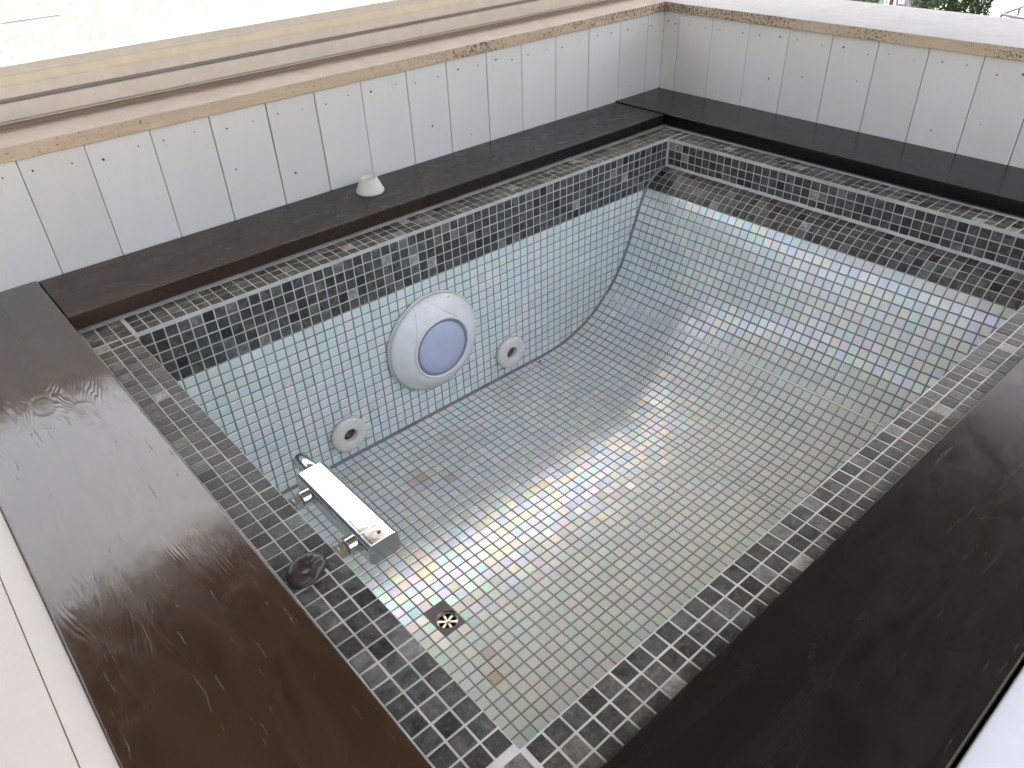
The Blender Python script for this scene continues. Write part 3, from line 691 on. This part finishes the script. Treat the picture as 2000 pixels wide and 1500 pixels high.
# ------------------------------------------------------------------ loose things
v, f = lathe([(0.012, 0.002), (0.034, 0.0), (0.0355, 0.002), (0.0355, 0.006), (0.034, 0.008), (0.0215, 0.036), (0.0195, 0.0372), (0.0165, 0.0362), (0.014, 0.0325), (0.0005, 0.0315)], 48)
o = mesh_obj('plastic_cone', v, f, M['cone'], None, True, (0.683, 0.212, 0.0357)); o.data.set_sharp_from_angle(angle=rad(40))
tag(o, 'small cream truncated plastic cone standing on the back board', 'cone')
def brown_cap():
    t = tag(empty('broken_knob', (-0.0435, -0.761, 0.0022)), 'broken dark brown plastic knob lying on the left stone rim', 'knob')
    n, v, f = 64, [], []
    prof = [(0.0295, 0.000), (0.0305, 0.002), (0.0290, 0.0055), (0.0245, 0.0095), (0.0185, 0.0112), (0.0125, 0.0108), (0.0100, 0.0082), (0.0065, 0.0072), (0.0004, 0.0070)]
    for i, (r, h) in enumerate(prof):
        for k in range(n):
            a = 2 * math.pi * k / n; dg = math.degrees(a)
            g = lambda c, w_: math.exp(-(((dg - c + 180) % 360 - 180) / w_) ** 2)
            lob = 1 + 0.06 * math.sin(2 * a + 0.6) + 0.05 * noise.noise(Vector((math.cos(a) * 2, math.sin(a) * 2, 4))) - 0.16 * g(300, 30) * (i < 6) + 0.10 * g(215, 28) * (i < 4)
            off = Vector((0.004, -0.004)) * max(0, (i - 3) / 5)
            hh = h * (1 - 0.62 * g(235, 45) * (2 < i < 6)) + 0.0012 * noise.noise(Vector((math.cos(a) * r * 160, math.sin(a) * r * 160, i * 0.7))) * (i > 1)
            if i == 6: hh += 0.0016 * math.sin(a * 11) * (g(60, 70) > 0.2)
            v.append((r * lob * math.cos(a) - off.x, r * lob * math.sin(a) + off.y, max(0.0, hh)))
    for i in range(len(prof) - 1):
        for k in range(n): f.append((i * n + k, i * n + (k + 1) % n, (i + 1) * n + (k + 1) % n, (i + 1) * n + k))
    f.append(tuple((len(prof) - 1) * n + k for k in range(n)))
    t.scale = (0.88, 0.88, 0.95); mesh_obj('shell', v, f, M['brown_plastic'], t, True)
    for k in range(4):
        a = rad(48 + k * 26); b = bmesh.new(); box_bm(-0.0026, 0.0026, -0.0007, 0.0007, 0, 0.0048, 0.0004, 1, b)
        bm_obj('rib', b, M['brown_plastic'], t, False, (math.cos(a) * 0.0092 - 0.003, math.sin(a) * 0.0092 - 0.003, 0.0068), (0, 0, a))
brown_cap()
lv, lf = [], []
for k in range(9):
    a = k / 8; wd = 0.004 * math.sin(math.pi * (0.1 + 0.85 * a)); lv += [(a * 0.018, -wd, 0.002 + 0.003 * a), (a * 0.018, 0, 0.001 + 0.0012 * a), (a * 0.018, wd, 0.0022 + 0.002 * a)]
for k in range(8):
    for j in (0, 1): lf.append((k * 3 + j, k * 3 + j + 1, k * 3 + 4 + j, k * 3 + 3 + j))
tag(mesh_obj('dry_leaf', lv, lf, M['leaf_dry'], None, True, (1.035, -0.028, FZ + 0.0016), (0, 0, rad(35))), 'tiny dry brown leaf in the corner of the pool floor', 'leaf')

# ------------------------------------------------------------------ white painted surrounds next to the deck
t = tag(empty('painted_ledge', (-0.33, -0.6, 0.0)), 'cream painted boards along the outside of the brown deck board', 'ledge')
box('board', -0.3374, -0.3083, -1.75, 0.297, 0.006, 0.0335, M['paint_warm'], t, 0.0012)
box('board', -0.90, -0.3382, -1.75, 0.297, 0.006, 0.0325, M['paint_warm'], t, 0.0022)
box('backing', -0.90, -0.3095, -1.75, 0.297, -0.7, 0.004, M['core'], t)
t = tag(empty('painted_ledge', (0.9, -1.6, 0.0)), 'white painted ledge in front of the broad black board', 'ledge')
box('board', -0.083, 1.92, -2.0, -1.4190, 0.002, 0.0300, M['paint_skylit'], t, 0.0030, 3)
box('backing', -0.083, 1.92, -2.0, -1.4190, -0.7, 0.000, M['render'], t)

# ------------------------------------------------------------------ terrace, canopy and what lies beyond
def structure(o): o['kind'] = 'structure'; return o
structure(box('terrace_floor', -4.5, 3.4, -6.0, 0.62, -0.90, -0.74, M['render']))
structure(box('garden_ground', -160, 160, -160, 160, -3.4, -3.2, simple('dry_garden_ground', (0.34, 0.31, 0.26), 0.9)))
cz = 1.56
t = tag(empty('terrace_canopy', (0.5, -0.5, -0.74)), 'cream cloth canopy shading the terrace above the pool', 'canopy'); O_ = t.location
box('canopy_cloth', -2.35, 3.25, -1.75, 0.97, cz, cz + 0.02, M['canopy'], t)
for x, y in ((-2.3, 0.92), (3.20, 0.92), (3.20, -1.70)): box('post', x - 0.03, x + 0.03, y - 0.03, y + 0.03, -0.739, cz - 0.001, M['post'], t, 0.004)
h0 = tag(empty('added_light_wall', (-2.5, -3.0, -0.74)), 'added unseen walls behind the camera that shape the light on the pool', 'wall')  # added out of view to cut side light and feed backrest reflections
box('added_side_wall', -2.55, -2.36, -0.75, 0.96, -0.739, 1.15, M['bounce_white'], h0)
box('added_parapet', -2.359, 2.9, -3.4, -3.21, -0.739, 0.10, M['house'], h0)
def house(name, label, x0, x1, y0, y1, z0, z1, doors, roofz=None, wallmat=None):
    h = tag(empty(name, ((x0 + x1) / 2, (y0 + y1) / 2, -3.2)), label, 'house')
    box('wall', x0, x1, y0, y1, z0, z1, wallmat or M['wallw'], h)
    for ya, yb, za, zb, mt in doors:
        fr = box('door_frame', x0 - 0.06, x0 - 0.003, ya, yb, za, zb, M['post'], h, 0.005)
        n = max(1, round((yb - ya) / 0.9)); wd = (yb - ya) / n
        for k in range(n):
            b = bmesh.new(); box_bm(-0.01, 0.01, -(wd / 2 - 0.06), wd / 2 - 0.06, -((zb - za) / 2 - 0.07), (zb - za) / 2 - 0.07, 0, 1, b)
            bm_obj('pane', b, mt, fr, False, (-0.035, ya + wd * (k + .5) - (ya + yb) / 2, 0))
    return h
M['door_glass'] = simple('teal_door_glass', (0.20, 0.33, 0.32), 0.08); M['door_dark'] = simple('dark_doorway', (0.05, 0.045, 0.045), 0.3)
def at(u, v, dist):
    d = Rcam @ Vector(((u - 1000) / FPX, -(v - 750) / FPX, -1.0)); d2 = Vector((d.x, d.y)).length; return CAM + d * (dist / d2)
# house whose glazed doors show over the stone cap
A = at(1730, 5, 21.0)
hx = A.x
def yat(u, v=5):
    d = Rcam @ Vector(((u - 1000) / FPX, -(v - 750) / FPX, -1.0)); return CAM.y + d.y * (hx - CAM.x) / d.x
def zat(u, v):
    d = Rcam @ Vector(((u - 1000) / FPX, -(v - 750) / FPX, -1.0)); return CAM.z + d.z * (hx - CAM.x) / d.x
zb = zat(1720, 22)
house('white_house', 'white house with glazed terrace doors seen past the tree', hx, hx + 6, yat(1890), yat(1640), -3.2, 0.4,
      [(yat(1733), yat(1692), zb, zb + 2.1, M['door_glass']), (yat(1752), yat(1735), zb, zb + 2.1, M['door_dark']), (yat(1768), yat(1756), zb + .2, zb + 2.1, M['door_glass'])])
h2 = house('white_house', 'white house in bluish shade with a sloping roof edge at the far right', hx - 4, hx + 3, yat(2120) - 1.5, yat(1893) - 0.4, -3.2, zat(1960, 10) , [])
box('eave', hx - 4.25, hx + 3.2, yat(2120) - 1.7, yat(1893) - 0.2, zat(1960, 10) + 0.005, zat(1960, 10) + 0.22, M['render'], h2, 0.02)
M['foliage'] = mat_leaf('cypress_foliage', (0.045, 0.085, 0.040)); M['bark'] = simple('bark', (0.12, 0.08, 0.055), 0.9)
def tree(name, label, base, height, rx, n, seed):
    t = tag(empty(name, base), label, 'tree', 'garden trees past the low wall'); r_ = random.Random(seed)
    v, f = lathe([(0.10, 0.0), (0.07, height * 0.35), (0.02, height * 0.9)], 10); mesh_obj('trunk', v, f, M['bark'], t, True)
    V, F = [], []
    for i in range(n):
        h = r_.random() ** 0.8; a = r_.random() * 6.283; prof_ = rx * (math.sin(math.pi * min(1, 0.12 + 0.88 * h)) ** 0.55)
        lump = 0.82 + 0.22 * noise.noise(Vector((math.cos(a) * 1.7, math.sin(a) * 1.7, h * 6 + seed)))
        rr = prof_ * lump * (0.55 + 0.45 * math.sqrt(r_.random()))
        c = Vector((math.cos(a) * rr, math.sin(a) * rr, height * (0.10 + 0.9 * h)))
        d1 = Vector((r_.gauss(0, 1), r_.gauss(0, 1), r_.gauss(0.9, 0.8))).normalized(); d2 = d1.orthogonal().normalized(); s_ = r_.uniform(0.020, 0.050)
        i0 = len(V); V += [c - d2 * s_ * 0.35, c + d1 * s_, c + d2 * s_ * 0.35, c - d1 * s_ * 0.3]; F.append((i0, i0 + 1, i0 + 2, i0 + 3))
    mesh_obj('crown', V, F, M['foliage'], t)
B = at(1857, 20, 14.0); tree('cypress_tree', 'dark green bushy conifer beyond the low wall at the top right', (B.x, B.y, -3.2), 5.0, 0.66, 70000, 3)
B = at(1664, 2, 15.0); tree('cypress_tree', 'dark conifer partly hidden by the stone cap left of the glazed doors', (B.x, B.y, -3.2), 4.2, 0.5, 26000, 5)
B = at(1975, 40, 12.0)
t = tag(empty('metal_railing', (B.x, B.y, -3.2)), 'thin dark metal railing in front of the shaded white house', 'railing'); O_ = t.location
M['iron'] = simple('dark_iron', (0.10, 0.11, 0.16), 0.5)
def rod(name, a, b, r):
    a, b = Vector(a), Vector(b); d = b - a; v, f = lathe([(r, 0), (r, d.length)], 8, True)
    o = mesh_obj(name, v, f, M['iron'], t, True, a - O_); o.rotation_mode = 'QUATERNION'; o.rotation_quaternion = d.to_track_quat('Z', 'Y')
q1 = at(1956, 28, 12.0); q2 = at(2040, -2, 12.6); q3 = at(2040, 44, 11.4)
rod('top_rail', q1, q2, 0.02); rod('top_rail', q1, q3, 0.02)
for q in (q1, at(1993, 15, 12.25), q2, q3): rod('baluster', (q.x, q.y, -3.2), q, 0.018)
# pale paved yard and white wall outside the window
yp = [(-20, 0.63), (2.3, 0.63), (32, 24), (32, 45), (-20, 45)]
structure(mesh_obj('yard_paving', [(x, y, -0.738) for x, y in yp] + [(x, y, -0.80) for x, y in yp], [(0, 1, 2, 3, 4)] + [(i, i + 5, (i + 1) % 5 + 5, (i + 1) % 5) for i in range(5)], simple('grey_yard_paving', (0.032, 0.039, 0.048), 0.8)))
for k, xx in enumerate((-1.9, -0.35, 1.2)): structure(box('paving_band', xx, xx + 0.12, 0.65, 30.0, -0.737, -0.731, M['render_dull']))
for k, yy in enumerate((2.2, 5.2, 9.5)): structure(box('paving_band', -9, 2.2, yy, yy + 0.35, -0.730, -0.726, M['render_dull']))
